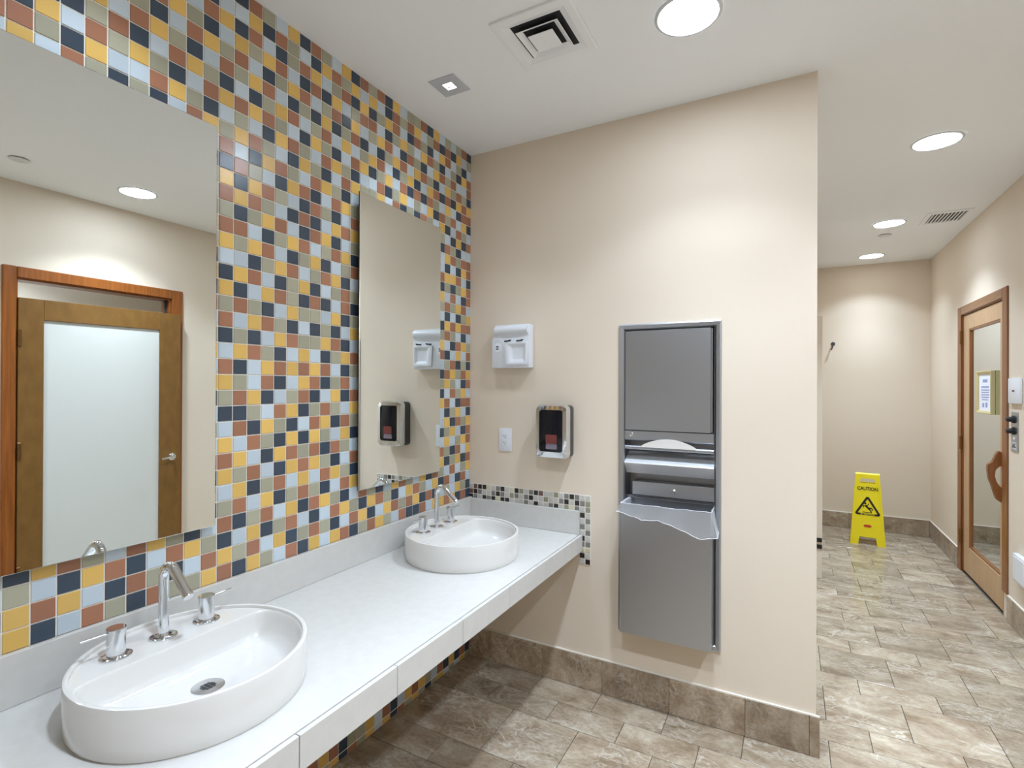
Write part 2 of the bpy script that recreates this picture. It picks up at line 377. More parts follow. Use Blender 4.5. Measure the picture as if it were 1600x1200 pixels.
UP = {-1: "LGDYRLDYRL", 0: "GLYRGLYDRY", 1: "DRYGLRDYGL", 2: "LYGRYGDLDR", 3: "DGLRDYGRYG", 4: "GRLDYLRGLD", 5: "DLRYGRDYLG",
      6: "GYLRDYLGRD", 7: "LGRYLGRDYL", 8: "DYLGRDYLGR", 9: "LDRDYLGRDY", 22: "RLYRLDGYLG", 23: "GYDRGLYDLG", 24: "RLGLYDRGRY",
      25: "DDYDRGLYDL", 26: "YRRGLYDLGR", 27: "LGLYDRGRYD", 28: "GRDGRLYDLG", 29: "GYRLGYDRGD", 30: "RLGYDRLDLR", 31: "DGDRLGYRYG", 32: "YRLGYDRGDL"}
LO = {-1: "LLDG", 0: "DGYY", 1: "YLRD", 2: "RDYL", 3: "GYLR", 4: "LRDG", 5: "RDRD", 6: "YLGR", 7: "GRDG", 8: "DYLG", 9: "LGRY", 22: "RDYG",
      23: "GYDR", 24: "DRLY", 25: "LGYG", 26: "YDRL", 27: "RLGR", 28: "GYRD", 29: "LRYD", 30: "YGDR", 31: "DLRL", 32: "RYDY"}
FOOT = {17: 'R', 18: 'Y', 19: 'R', 20: 'D', 21: 'G', 22: 'G', 23: 'Y', 24: 'L', 25: 'R', 26: 'D', 27: 'L', 28: 'Y', 29: 'R', 30: 'Y', 31: 'G', 32: 'L', 33: 'R', 34: 'D', 35: 'Y', 36: 'D', 37: 'R', 38: 'D'}
M1 = (-2.085, -1.490, 1.078, 2.318)        # mirrors: y0, y1, z0, z1
M2 = (-0.889, -0.318, 1.078, 2.318)
rnd = random.Random(3)
grid = {}
for k in range(-34, 39):
    last = None
    for j in range(-19, 37):
        c = None
        if k in FULL and j >= -1: c = FULL[k][j+1]
        elif k in UP and j >= 27: c = UP[k][36-j]
        elif k in LO and -1 <= j <= 2: c = LO[k][2-j]
        elif k in FOOT and j == -18: c = FOOT[k]
        if c is None:
            c = rnd.choice([x for x in 'DYRLG' if x != last and x != grid.get((k-1, j))])
        grid[(k, j)] = c; last = c
def hid(k, j):
    y0 = -(CJ+(38-k)*PT); z0 = ZR+j*PT
    for a, b, c, d in (M1, M2):
        if y0 > a+0.05 and y0+PT < b-0.05 and z0 > c+0.05 and z0+PT < d-0.05: return True
    if ZT-0.09 < z0 < ZT+0.06: return True      # behind the counter and its backsplash
    return False
TS = PT - 0.0038
def tile_geo(bm, wy, wz, cy, cz, mi=0, t=0.0026, ch=0.0008):
    q = [(0, cy-wy/2, cz-wz/2), (0, cy+wy/2, cz-wz/2), (0, cy+wy/2, cz+wz/2), (0, cy-wy/2, cz+wz/2)]
    b = [bm.verts.new(p) for p in q]
    s = [bm.verts.new((t-ch, p[1], p[2])) for p in q]
    f = [bm.verts.new((t, cy+(p[1]-cy)*(1-2*ch/wy), cz+(p[2]-cz)*(1-2*ch/wz))) for p in q]
    for A, B in ((b, s), (s, f)):
        for i in range(4): bm.faces.new((A[i], A[(i+1) % 4], B[(i+1) % 4], B[i])).material_index = mi
    bm.faces.new(f).material_index = mi
TM = {}
for c in TILE:
    bm = new_bm(); tile_geo(bm, TS, TS, 0, 0); bmesh.ops.recalc_face_normals(bm, faces=list(bm.faces))
    me = bpy.data.meshes.new('glass_tile'); bm.to_mesh(me); bm.free(); me.materials.append(M['t'+c]); TM[c] = me
def proj(p):
    d = Vector(p) - CAM; z = d.dot(fw)
    return 800+F_PX*d.dot(rt)/z, 600-F_PX*d.dot(up)/z, z
cand = []
for (k, j), c in grid.items():
    if hid(k, j): continue
    y = -(CJ+(38-k-0.5)*PT); z = ZR+(j+0.5)*PT
    if y < -3.65: continue
    vis = False; dep = 9
    if k < 38 and z > 0.89 and y > -2.1:
        u, v, dep = proj((0, y, z)); vis = -8 < u < 1608 and -12 < v < 1212
        for a, b, cc, d in (M1, M2):
            if a < y < b and cc < z < d: vis = False
    cand.append((0 if vis else 1, dep, k, j, c, y, z))
cand.sort()
bm = new_bm(); idx = 'DYRLG'
for n, (nv, dep, k, j, c, y, z) in enumerate(cand):
    if nv == 0 and n < 298:
        inst('glass_tile', TM[c], wall_left, (0, y, z))
    else:
        wy, cy = TS, y
        if k == 38: wy = CJ-0.004; cy = -CJ/2
        wz, cz = TS, z
        if j == -19: wz = ZR+PT*-18-0.004; cz = wz/2+0.001
        tile_geo(bm, wy, wz, cy, cz, idx.index(c))
o = obj('glass_tile_field', bm, [M['t'+c] for c in idx], wall_left, recalc=True); o['kind'] = 'stuff'

# ------------------------------------------------------------------ small mosaic border on the back wall
SP = 0.0289
R1 = "LBKKPLGKLPKOLGKBLLOLGKGLL"; R2 = "BKGLLGKGLOGLGKLLOLLGKLKGO"; R3 = "KGLKGKPKKLLLGLKLLGKLOPGLO"
SIDE = [("K", "L"), ("L", "G"), ("G", "L"), ("L", "G"), ("K", "L"), ("G", "G"), ("P", "P"), ("K", "L"), ("L", "K")]
SM = {}
for c in SMALL:
    bm = new_bm(); w_ = SP-0.0045
    box(bm, -w_/2, w_/2, -0.004, 0.0, -w_/2, w_/2)
    bmesh.ops.bevel(bm, geom=[e for e in bm.edges if all(v.co.y < -0.003 for v in e.verts)], offset=0.001, segments=1, affect='EDGES')
    bmesh.ops.recalc_face_normals(bm, faces=list(bm.faces))
    me = bpy.data.meshes.new('mosaic_tile'); bm.to_mesh(me); bm.free(); me.materials.append(M['s'+c]); SM[c] = me
bm = new_bm(); box(bm, 0.0, 0.7225, -0.0022, 0.0005, 0.885, 0.9665); box(bm, 0.6645, 0.7225, -0.0022, 0.0005, 0.618, 0.885)
obj('mosaic_grout', bm, M['grout'], wall_back)
for r_, row in enumerate((R1, R2, R3)):
    for i, c in enumerate(row):
        inst('mosaic_tile', SM[c], wall_back, ((i+0.5)*SP, -0.0002, 0.9655-(r_+0.5)*SP))
for r_, pr in enumerate(SIDE):
    for i, c in enumerate(pr):
        inst('mosaic_tile', SM[c], wall_back, ((23+i+0.5)*SP, -0.0002, 0.9655-(r_+3.5)*SP))

# ------------------------------------------------------------------ baseboards of marble tile
BH, BT = 0.165, 0.012
def base_run(name, label, spans, fixed, axis, side):
    """spans: joints along the wall. axis x: wall along x, face towards -y; axis y: wall along y, face towards -x or +x."""
    root = None
    for n, (a, b) in enumerate(zip(spans, spans[1:])):
        bm = new_bm()
        if axis == 'x': box(bm, a+0.0006, b-0.0006, fixed-BT, fixed, 0.001, BH)
        else: box(bm, min(fixed, fixed+side*BT), max(fixed, fixed+side*BT), a+0.0006, b-0.0006, 0.001, BH)
        if root is None:
            root = thing(name, label, 'baseboard', kind='structure')
        bevel_all(bm, 0.0012, 1)
        obj('baseboard_tile', bm, M['marble_base'], root)
    a, b = spans[0], spans[-1]
    bm = new_bm()
    if axis == 'x': box(bm, a, b, fixed-BT*0.8, fixed, BH, BH+0.004)
    else: box(bm, min(fixed, fixed+side*BT*0.8), max(fixed, fixed+side*BT*0.8), a, b, BH, BH+0.004)
    obj('caulk_line', bm, M['caulk'], root)
    return root
base_run('baseboard_back', 'brown marble tile baseboard under the steel towel dispenser', [0.006, 0.142, 0.462, 0.785, 1.109, 1.430, 1.672, XB+0.012], 0.0, 'x', -1)
bm = new_bm(); box(bm, XB, XB+BT, 0.001, 0.15, 0.001, BH); obj('baseboard_return', bm, M['marble_base'], bpy.data.objects['baseboard_back'])
base_run('baseboard_far', 'grey marble tile baseboard behind the yellow caution sign', [1.825, 2.15, 2.47, XD-BT], YC, 'x', -1)
base_run('baseboard_right_far', 'grey marble tile baseboard left of the oak passage door', [3.165, 3.49, 3.81, YC], XD, 'y', -1)
base_run('baseboard_right_near', 'grey marble tile baseboard right of the oak passage door', [0.05, 0.37, 0.69, 1.01, 1.33, 1.65, 1.93, 2.022], XD, 'y', -1)

# ================================================================== counter
counter = thing('counter', 'long white quartz counter carrying two round vessel sinks', 'counter', (0, 0, 0))
bm = new_bm(); box(bm, 0.006, XF-0.0158, -3.3, -0.006, ZT-0.03, ZT); bevel_all(bm, 0.0008, 1)
obj('countertop', bm, M['quartz'], counter, smooth=True)
bm = new_bm(); box(bm, 0.006, XF-0.0125, -3.3, -0.006, 0.695, ZT-0.03); obj('counter_core', bm, M['whitem'], counter)
joints = [-3.3] + [j for j in [-1.084-0.3125*n for n in range(6, -4, -1)] if -3.25 < j < -0.05] + [-0.006]
for a, b in zip(joints, joints[1:]):
    bm = new_bm(); box(bm, XF-0.012, XF+0.001, a+0.0011, b-0.0011, 0.687, ZT-0.0005); bevel_all(bm, 0.0008, 1)
    obj('fascia_tile', bm, M['quartz'], counter)
bobj('counter_apron', (XF-0.028, XF-0.012, -3.3, -0.006, 0.679, 0.697), M['oak'], counter)
bs = thing('backsplash', 'long white quartz backsplash strip below the glass mosaic wall', 'backsplash', (0.0131, -1.65, ZT+0.0005), 0, 'quartz backsplash strips')
bm = new_bm(); box(bm, -0.0079, 0.0079, -1.645, 1.645, 0.0, 0.122); bevel_all(bm, 0.001, 1); obj('strip', bm, M['quartz'], bs)
bs = thing('backsplash', 'short white quartz backsplash strip on the beige wall below the small mosaic', 'backsplash', (0.3448, -0.0131, ZT+0.0005), 0, 'quartz backsplash strips')
bm = new_bm(); box(bm, -0.3232, 0.3232, -0.0079, 0.0079, 0.0, 0.118); bevel_all(bm, 0.001, 1); obj('strip', bm, M['quartz'], bs)

# ------------------------------------------------------------------ vessel sinks
def make_sink(name, label, cx, cy):
    root = thing(name, label, 'sink', (cx, cy, ZT), 0, 'round vessel sinks on the counter')
    R, H, RI, DECK, CH = 0.25, 0.110, 0.2385, 0.101, -0.073
    SEG = 96
    bm = new_bm()
    ring = lambda r, z: [(r*math.cos(2*math.pi*i/SEG), r*math.sin(2*math.pi*i/SEG), z) for i in range(SEG)]
    loops = [ring(R-0.012, 0.0), ring(R-0.004, 0.003), ring(R-0.001, 0.012), ring(R, 0.03), ring(R, H-0.004), ring(R-0.0012, H-0.001), ring(R-0.004, H),
             ring(RI+0.003, H), ring(RI+0.0005, H-0.0012), ring(RI, H-0.004), ring(RI, DECK-0.0)]
    loft(bm, loops, cap0=True)
    # bowl outline: circle segment right of the chord, corners softened
    a0 = math.acos(CH/RI)
    arc = [(RI*math.cos(t), RI*math.sin(t)) for t in [(-a0 + 2*a0*i/70) for i in range(71)]]
    y1 = RI*math.sin(a0)
    chord = [(CH, y1 - 2*y1*i/26) for i in range(1, 26)]
    seg = arc + chord
    for _ in range(6):
        seg = [tuple((seg[i-1][q]+2*seg[i][q]+seg[(i+1) % len(seg)][q])/4 for q in (0, 1)) for i in range(len(seg))]
    dc = (0.045, 0.0)
    prof = [(1.0, DECK), (0.992, DECK-0.0015), (0.984, DECK-0.006), (0.975, DECK-0.02), (0.955, DECK-0.05), (0.925, 0.040), (0.88, 0.033), (0.78, 0.030), (0.55, 0.0275), (0.3, 0.0255), (0.12, 0.024)]
    loft(bm, [[(dc[0]+(x-dc[0])*s, dc[1]+(y-dc[1])*s, z) for x, y in seg] for s, z in prof], cap1=True)
    # deck around the bowl
    outer = [bm.verts.new((RI*math.cos(2*math.pi*i/SEG), RI*math.sin(2*math.pi*i/SEG), DECK)) for i in range(SEG)]
    inner = [bm.verts.new((x, y, DECK)) for x, y in seg]
    eo = [bm.edges.new((outer[i], outer[(i+1) % SEG])) for i in range(SEG)]
    ei = [bm.edges.new((inner[i], inner[(i+1) % len(inner)])) for i in range(len(inner))]
    bmesh.ops.triangle_fill(bm, edges=eo+ei, use_beauty=True)
    bmesh.ops.remove_doubles(bm, verts=list(bm.verts), dist=0.0002)
    obj('basin', bm, M['ceramic'], root, smooth=True)
    # drain
    bm = new_bm(); lathe(bm, [(0.036, 0.0), (0.036, 0.0012), (0.034, 0.0020), (0.002, 0.0012)], 32, (dc[0], dc[1], 0.0240))
    dr = obj('drain', bm, M['satin'], root, smooth=True)
    bm = new_bm()
    for i in range(-2, 3):
        w_ = math.sqrt(0.0165**2-(i*0.0062)**2)
        for a, b in ((-w_, -0.0055), (-0.0035, 0.0035), (0.0055, w_)):
            if b-a > 0.002: box(bm, dc[0]+i*0.0062-0.0015, dc[0]+i*0.0062+0.0015, dc[1]+a, dc[1]+b, 0.0252, 0.0262)
    obj('drain_slots', bm, M['dark'], dr)
    bm = new_bm(); lathe(bm, [(R-0.003, 0.0003), (R-0.010, 0.003)], 64, caps=False); obj('silicone_bead', bm, M['quartz'], root, smooth=True)
    return root
def make_faucet(name, label, cx, cy, spread):
    zb = ZT+0.1012
    root = thing(name, label, 'faucet', (cx, cy, zb), 0, 'chrome three piece faucets')
    bm = new_bm()
    path = [(0, 0, 0.002), (0, 0, 0.05), (0, 0, 0.10), (0, 0, 0.148)]
    rb = 0.029
    for i in range(1, 11):
        a = math.radians(180-i*14.2); path.append((rb+rb*math.cos(a), 0, 0.152+rb*1.15*math.sin(a)))
    ex, ez = path[-1][0], path[-1][2]
    path += [(ex+0.030, 0, ez-0.026), (ex+0.054, 0, ez-0.047)]
    tube(bm, path, 0.0118, 20)
    sp = obj('spout', bm, M['chrome'], root, smooth=True)
    bm = new_bm(); d = Vector((0.054, 0, -0.047)).normalized(); e = Vector(path[-1])
    tube(bm, [e-d*0.004, e-d*0.001, e+d*0.0045], [0.0127, 0.0127, 0.0122], 20); obj('aerator', bm, M['chrome'], sp, smooth=True)
    bm = new_bm(); lathe(bm, [(0.031, 0), (0.031, 0.0035), (0.029, 0.005), (0.013, 0.0062)], 32); obj('flange', bm, M['chrome'], root, smooth=True)
    for s in (-1, 1):
        bm = new_bm(); lathe(bm, [(0.0195, 0.004), (0.0195, 0.060), (0.0205, 0.061), (0.0205, 0.0675), (0.019, 0.069), (0.010, 0.0692)], 32, (0.004, s*spread, 0))
        h = obj('handle', bm, M['chrome'], root, smooth=True)
        bm = new_bm(); tube(bm, [(0.004, s*(spread+0.018), 0.0600), (0.004, s*(spread+0.072), 0.0625)], 0.0030, 12); obj('lever', bm, M['chrome'], h, smooth=True)
        bm = new_bm(); lathe(bm, [(0.033, 0), (0.033, 0.003), (0.031, 0.0045), (0.019, 0.0058)], 32, (0.004, s*spread, 0)); obj('flange', bm, M['chrome'], h, smooth=True)
    return root
make_sink('vessel_sink', 'near round white vessel sink under the large mirror', 0.330, -1.720)
make_sink('vessel_sink', 'far round white vessel sink in the corner by the outlet', 0.322, -0.552)
make_faucet('faucet', 'chrome gooseneck faucet with two lever handles on the near sink', 0.188, -1.722, 0.108)
make_faucet('faucet', 'chrome gooseneck faucet with two lever handles on the corner sink', 0.177, -0.545, 0.104)

# ------------------------------------------------------------------ mirrors
def make_mirror(name, label, y0, y1, z0, z1, rz=0.0):
    root = thing(name, label, 'mirror', (0, (y0+y1)/2, (z0+z1)/2), math.radians(rz), 'frameless wall mirrors above the sinks')
    hy, hz = (y1-y0)/2, (z1-z0)/2
    bm = new_bm(); box(bm, 0.024, 0.0295, -hy, hy, -hz, hz); obj('mirror_backing', bm, M['mirror_edge'], root)
    bm = new_bm()
    loft(bm, [[(0.0295, -hy, -hz), (0.0295, hy, -hz), (0.0295, hy, hz), (0.0295, -hy, hz)],
              [(0.0305, -hy+0.0015, -hz+0.0015), (0.0305, hy-0.0015, -hz+0.0015), (0.0305, hy-0.0015, hz-0.0015), (0.0305, -hy+0.0015, hz-0.0015)]], cap1=True)
    obj('mirror_glass', bm, M['mirror'], root)
    bm = new_bm(); box(bm, 0.0046, 0.024, -hy*0.8, hy*0.8, -hz*0.93, hz*0.93); obj('mirror_mount', bm, M['dark'], root)
make_mirror('wall_mirror', 'large frameless mirror above the near sink reflecting a brown door', *M1)
make_mirror('wall_mirror', 'frameless mirror above the corner sink reflecting the soap dispenser', *M2, rz=0.7)

# ================================================================== fittings on the back wall
# --- recessed steel towel dispenser with waste bin
td = thing('towel_dispenser', 'tall recessed stainless steel paper towel dispenser and waste bin', 'dispenser', (1.1, 0, 0.35))
def T(name, dims, m, bev=0.0, par=td): return bobj(name, (dims[0]-1.1, dims[1]-1.1, dims[2], dims[3], dims[4]-0.35, dims[5]-0.35), m, par, bev, 1)
def frame_profile(bm, x0, x1, z0, z1, wd):
    pr = [(0.0, 0.0005), (0.0, -0.013), (0.006, -0.0155), (wd-0.004, -0.0115), (wd, -0.006), (wd, 0.02)]
    loops = [[(x0+d-1.1, y, z0+d-0.35), (x1-d-1.1, y, z0+d-0.35), (x1-d-1.1, y, z1-d-0.35), (x0+d-1.1, y, z1-d-0.35)] for d, y in pr]
    loft(bm, loops)
bm = new_bm(); frame_profile(bm, 0.869, 1.331, 0.338, 1.812, 0.0245); obj('steel_frame', bm, M['steel'], td)
c0, c1 = 0.893, 1.303
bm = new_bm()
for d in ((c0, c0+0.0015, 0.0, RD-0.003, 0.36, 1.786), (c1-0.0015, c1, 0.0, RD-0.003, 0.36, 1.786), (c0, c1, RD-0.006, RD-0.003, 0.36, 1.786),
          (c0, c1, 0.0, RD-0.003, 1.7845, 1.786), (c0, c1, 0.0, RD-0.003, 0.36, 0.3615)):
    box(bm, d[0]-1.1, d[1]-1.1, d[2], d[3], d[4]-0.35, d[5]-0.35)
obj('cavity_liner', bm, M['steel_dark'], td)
dr = T('upper_door', (c0+0.004, c1-0.016, -0.008, 0.004, 1.306, 1.780), M['steel'], 0.0015)
bm = new_bm()
for i in range(40):
    z = 1.31 + i*0.0117; box(bm, c1-0.0145-1.1, c1-0.0085-1.1, -0.0078, 0.002, z-0.35, z+0.0105-0.35)
obj('piano_hinge', bm, M['steel'], dr)
# towel trough with a curled lip, towels showing in the slot
bm = new_bm()
pts = [(0.004, 1.304), (-0.004, 1.302), (-0.004, 1.262), (0.002, 1.256), (0.050, 1.256), (0.050, 1.304)]
prism(bm, [(a, b-0.35) for a, b in pts], 'x', c0+0.003-1.1, c1-0.003-1.1); obj('towel_trough', bm, M['steel'], td)
bm = new_bm(); lathe(bm, [(0.010, 0), (0.010, 0.004), (0.007, 0.006)], 20); me_ = bm
bmesh.ops.rotate(bm, cent=(0, 0, 0), matrix=Matrix.Rotation(math.radians(90), 3, 'X'), verts=list(bm.verts)); bmesh.ops.translate(bm, vec=(0.928-1.1, -0.004, 1.284-0.35), verts=list(bm.verts))
obj('lock', bm, M['chrome'], td, smooth=True)
bm = new_bm()
tw = [(0.975 + 0.250*i/20, 1.232 + 0.036*math.sin(math.pi*i/20)**0.8) for i in range(21)]
prism(bm, [(x-1.1, z-0.35) for x, z in tw] + [(1.225-1.1, 1.226-0.35), (0.975-1.1, 1.226-0.35)], 'y', -0.0085, -0.0045); obj('paper_towel', bm, M['towel'], td)
bm = new_bm(); tube(bm, [(c0+0.003-1.1, 0.004, 1.222-0.35), (c1-0.003-1.1, 0.004, 1.222-0.35)], 0.010, 14); obj('trough_lip', bm, M['steel'], td, smooth=True)
# inner tray: sloping top, front edge, back panel with knob
bm = new_bm(); prism(bm, [(a, b-0.35) for a, b in [(RD-0.008, 1.205), (-0.008, 1.152), (-0.010, 1.148), (-0.008, 1.144), (0.030, 1.095), (RD-0.008, 1.095)]], 'x', c0+0.002-1.1, c1-0.002-1.1)
obj('inner_tray', bm, M['steel_lit'], td)
T('back_panel', (c0+0.03, c1-0.003, 0.030, RD-0.008, 0.99, 1.055), M['steel'], 0.002)
bm = new_bm(); lathe(bm, [(0.011, 0), (0.011, 0.005), (0.007, 0.009)], 20)
bmesh.ops.rotate(bm, cent=(0, 0, 0), matrix=Matrix.Rotation(math.radians(90), 3, 'X'), verts=list(bm.verts)); bmesh.ops.translate(bm, vec=(1.118-1.1, 0.030, 1.022-0.35), verts=list(bm.verts))
obj('knob', bm, M['chrome'], td, smooth=True)
# projecting waste bin, open at the top
b0, b1, bf = 0.9045, 1.3005, -0.100
bm = new_bm()
box(bm, b0-1.1, b1-1.1, bf, bf+0.002, 0.371-0.35, 0.968-0.35)
box(bm, b0-1.1, b0+0.002-1.1, bf+0.002, 0.09, 0.371-0.35, 0.968-0.35); box(bm, b1-0.002-1.1, b1-1.1, bf+0.002, 0.09, 0.371-0.35, 0.968-0.35)
box(bm, b0+0.002-1.1, b1-0.002-1.1, 0.088, 0.09, 0.371-0.35, 0.968-0.35); box(bm, b0+0.002-1.1, b1-0.002-1.1, bf+0.002, 0.088, 0.371-0.35, 0.373-0.35)
obj('waste_bin', bm, M['steel'], td)
# clear plastic bin liner folded over the rim
liner = thing('bin_liner', 'crinkled clear plastic bag lining the steel waste bin', 'bin liner', (1.1, 0, 0.97))
rl = random.Random(11)
n = 110
def perim(t, g):
    x0_, x1_, y0_, y1_ = b0-g, b1+g, bf-g, (0.055 if g > 0 else 0.075)
    Lx, Ly = x1_-x0_, y1_-y0_; P_ = 2*(Lx+Ly); s = t*P_
    if s < Lx: return (x0_+s, y0_, 0)
    s -= Lx
    if s < Ly: return (x1_, y0_+s, 1)
    s -= Ly
    if s < Lx: return (x1_-s, y1_, 2)
    return (x0_, y1_-(s-Lx), 3)
loops = []
nz = [rl.random() for _ in range(n)]
def sm(i): return (nz[i-1]+nz[i]+nz[(i+1) % n])/3-0.5
for lev in range(9):
    lp = []
    for i in range(n):
        t = i/n
        if lev < 4:                              # hanging inside
            g = -0.006 - 0.004*(3-lev); x, y, sd = perim(t, g); z = 0.968 - 0.045*(3-lev) + 0.012*sm(i)
            x += 0.010*sm(i+7 if i+7 < n else i-5); y += 0.010*sm(i)*(3-lev)/3
        elif lev == 4:
            x, y, sd = perim(t, 0.001); z = 0.972 + 0.004*sm(i)
        else:                                    # folded outside
            g = 0.003 + 0.0022*(lev-4)**1.3; x, y, sd = perim(t, g)
            f = (x-b0)/(b1-b0)
            drop = (0.042 + 0.060*max(0, min(1, f)) + 0.020*math.sin(9*f)*f) if sd in (0, 1) else (0.02 if sd == 2 else 0.04)
            if sd == 2: y = 0.058
            z = 0.972 - drop*((lev-4)/4)**0.9 + 0.010*sm(i)*(lev-4)/4
            y += (0.016*sm(i) - (0.010*f if sd == 0 else 0))*(lev-4)/4
            if sd == 1: x += 0.012*(lev-4)/4*(1-(y-bf)/0.16)
            if sd == 2: z = 0.975 + 0.004*(lev-4)/4
        lp.append((x-1.1, y, z-0.97))
    loops.append(lp)
bm = new_bm(); loft(bm, loops); obj('film', bm, M['film'], liner, smooth=False)
bm = new_bm()
for lp in (loops[4], loops[8]): tube(bm, lp+lp[:1], 0.0011, 6, caps=False)
obj('hem', bm, M['filmedge'], liner, smooth=True)

# --- white plastic holder with two slots (top left)
hd = thing('dryer_holder', 'white moulded plastic wall holder with two dark slots above the outlet', 'holder', (0.290, 0, 1.725))
out = [(-0.113, -0.115), (0.108, -0.115), (0.113, -0.110), (0.113, 0.108), (0.106, 0.115), (-0.092, 0.115), (-0.098, 0.108), (-0.097, 0.055), (-0.103, 0.042), (-0.113, 0.036)]
bm = new_bm(); prism(bm, out, 'y', -0.055, -0.001); bevel_all(bm, 0.004, 2); obj('body', bm, M['white'], hd, smooth=True)
bm = new_bm(); tube(bm, [(-0.092, -0.050, 0.085), (0.0, -0.052, 0.088), (0.106, -0.050, 0.088)], [0.022, 0.024, 0.024], 18); obj('top_roll', bm, M['white'], hd, smooth=True)
# cradle: sloping funnel and tray lip on the right
bm = new_bm()
loft(bm, [[(-0.03, -0.054, 0.02), (0.104, -0.054, 0.02), (0.104, -0.054, -0.095), (-0.02, -0.054, -0.095)],
          [(-0.032, -0.068, 0.022), (0.108, -0.068, 0.022), (0.108, -0.068, -0.100), (-0.026, -0.068, -0.100)],
          [(-0.012, -0.068, 0.010), (0.094, -0.068, 0.010), (0.094, -0.068, -0.086), (0.000, -0.068, -0.086)],
          [(0.010, -0.057, 0.002), (0.080, -0.057, 0.002), (0.080, -0.057, -0.070), (0.018, -0.057, -0.070)]], cap0=True, cap1=True)
bevel_all(bm, 0.004, 2); obj('cradle', bm, M['white'], hd, smooth=True)
for xa in (-0.028, 0.044):
    bm = new_bm(); prism(bm, [(xa, 0.022), (xa+0.034, 0.024), (xa+0.043, 0.033), (xa+0.030, 0.033), (xa+0.022, 0.030), (xa, 0.030)], 'y', -0.0710, -0.0685); obj('slot', bm, M['dark'], hd)
bm = new_bm(); lathe(bm, [(0.025, 0), (0.024, 0.002)], 24); bmesh.ops.rotate(bm, cent=(0, 0, 0), matrix=Matrix.Rotation(math.radians(90), 3, 'X'), verts=list(bm.verts)); bmesh.ops.translate(bm, vec=(-0.078, -0.055, -0.008), verts=list(bm.verts))
sk = obj('socket', bm, M['white'], hd, smooth=True)
for z in (-0.013, -0.001): bobj('socket_slot', (-0.085, -0.071, -0.0585, -0.0565, z-0.003, z+0.003), M['dark'], sk)

# --- duplex outlet
ol = thing('wall_outlet', 'white duplex electrical outlet beside the black soap dispenser', 'outlet', (0.234, 0, 1.222))
bm = new_bm(); box(bm, -0.039, 0.039, -0.006, -0.0005, -0.0625, 0.0625); bevel_all(bm, 0.002, 2); obj('cover_plate', bm, M['white'], ol, smooth=True)
bm = new_bm(); box(bm, -0.017, 0.017, -0.0085, -0.0055, -0.034, 0.034); bevel_all(bm, 0.0008, 1); fc = obj('receptacle', bm, M['white'], ol)
bm = new_bm()
for z in (-0.019, 0.016):
    box(bm, -0.008, -0.0055, -0.0090, -0.0080, z, z+0.009); box(bm, 0.0050, 0.0072, -0.0090, -0.0080, z+0.001, z+0.008)
    box(bm, -0.0022, 0.0022, -0.0090, -0.0080, z-0.008, z-0.004)
obj('receptacle_slots', bm, M['dark'], fc)

# --- soap dispenser
sd = thing('soap_dispenser', 'black soap dispenser with chrome surround on the beige wall', 'soap dispenser', (0.547, 0, 1.286))
def slab(bm, w_, h, r, y0, y1, tap=1.0, cx=0.0):
    pr = rrect(w_, h, r)
    loft(bm, [[(cx+x, y0, z) for x, z in pr], [(cx+x*tap, y1, z*tap) for x, z in pr]], cap0=True, cap1=True)
bm = new_bm(); slab(bm, 0.164, 0.262, 0.02, -0.0005, -0.066, 1.0); obj('back_case', bm, M['darkgrey'], sd, smooth=True)
bm = new_bm()
o_pts, i_pts = rrect(0.176, 0.270, 0.026, 6), rrect(0.124, 0.206, 0.014, 6)
loft(bm, [[(x*0.99, -0.058, z*0.99) for x, z in o_pts], [(x, -0.066, z) for x, z in o_pts], [(x, -0.084, z) for x, z in o_pts], [(x*0.94, -0.096-0.010*(1-(z/0.135)**2), z*0.955) for x, z in o_pts],
          [(x*1.03, -0.096-0.012*(1-(z/0.135)**2), z*1.02+0.004) for x, z in i_pts], [(x, -0.088-0.012*(1-(z/0.135)**2), z+0.004) for x, z in i_pts]])
obj('chrome_surround', bm, M['chrome'], sd, smooth=True)
bm = new_bm()
rows_ = []
for a in range(15):
    zz = -0.099 + 0.206*a/14
    rows_.append([(-0.0625+0.125*b/12, -0.088-0.0125*(1-(zz/0.135)**2)-0.006*(1-((b-6)/6)**2), zz) for b in range(13)])
loft(bm, rows_, close=False); obj('black_window', bm, M['black'], sd, smooth=True, recalc=True)
bm = new_bm(); slab(bm, 0.060, 0.044, 0.006, -0.100, -0.1065); bmesh.ops.translate(bm, vec=(0.004, 0, -0.036), verts=list(bm.verts)); q = obj('cartridge_window', bm, M['label'], sd, smooth=True)
bm = new_bm(); slab(bm, 0.060, 0.028, 0.006, -0.097, -0.1040); bmesh.ops.translate(bm, vec=(0.004, 0, -0.073), verts=list(bm.verts)); obj('cartridge_label', bm, M['label2'], sd, smooth=True)

# ================================================================== ceiling fittings
def downlight(label, x, y, lens, rgb, r=0.111, watts=SPOT_W, core=CORE_W, z=ZC):
    root = thing('downlight', label, 'ceiling light', (x, y, z), 0, 'round recessed downlights')
    bm = new_bm(); lathe(bm, [(r-0.012, -0.001), (r-0.009, -0.0055), (r, -0.004), (r+0.004, -0.0005)], 48, caps=False); obj('trim_ring', bm, M['trim'], root, smooth=True)
    bm = new_bm(); lathe(bm, [(r-0.011, -0.0022), (0.002, -0.0024)], 48); obj('lens', bm, lens, root, smooth=True)
    for p_, sz, bl in ((watts, 115, 0.5), (core, 84, 1.0)):
        ld = bpy.data.lights.new('downlight_beam', 'SPOT'); ld.energy = p_; ld.color = rgb; ld.spot_size = math.radians(sz); ld.spot_blend = bl; ld.shadow_soft_size = 0.06
        lo = bpy.data.objects.new('downlight_beam', ld); COL.objects.link(lo); lo.parent = root; lo.location = (0, 0, -0.012)
    return root
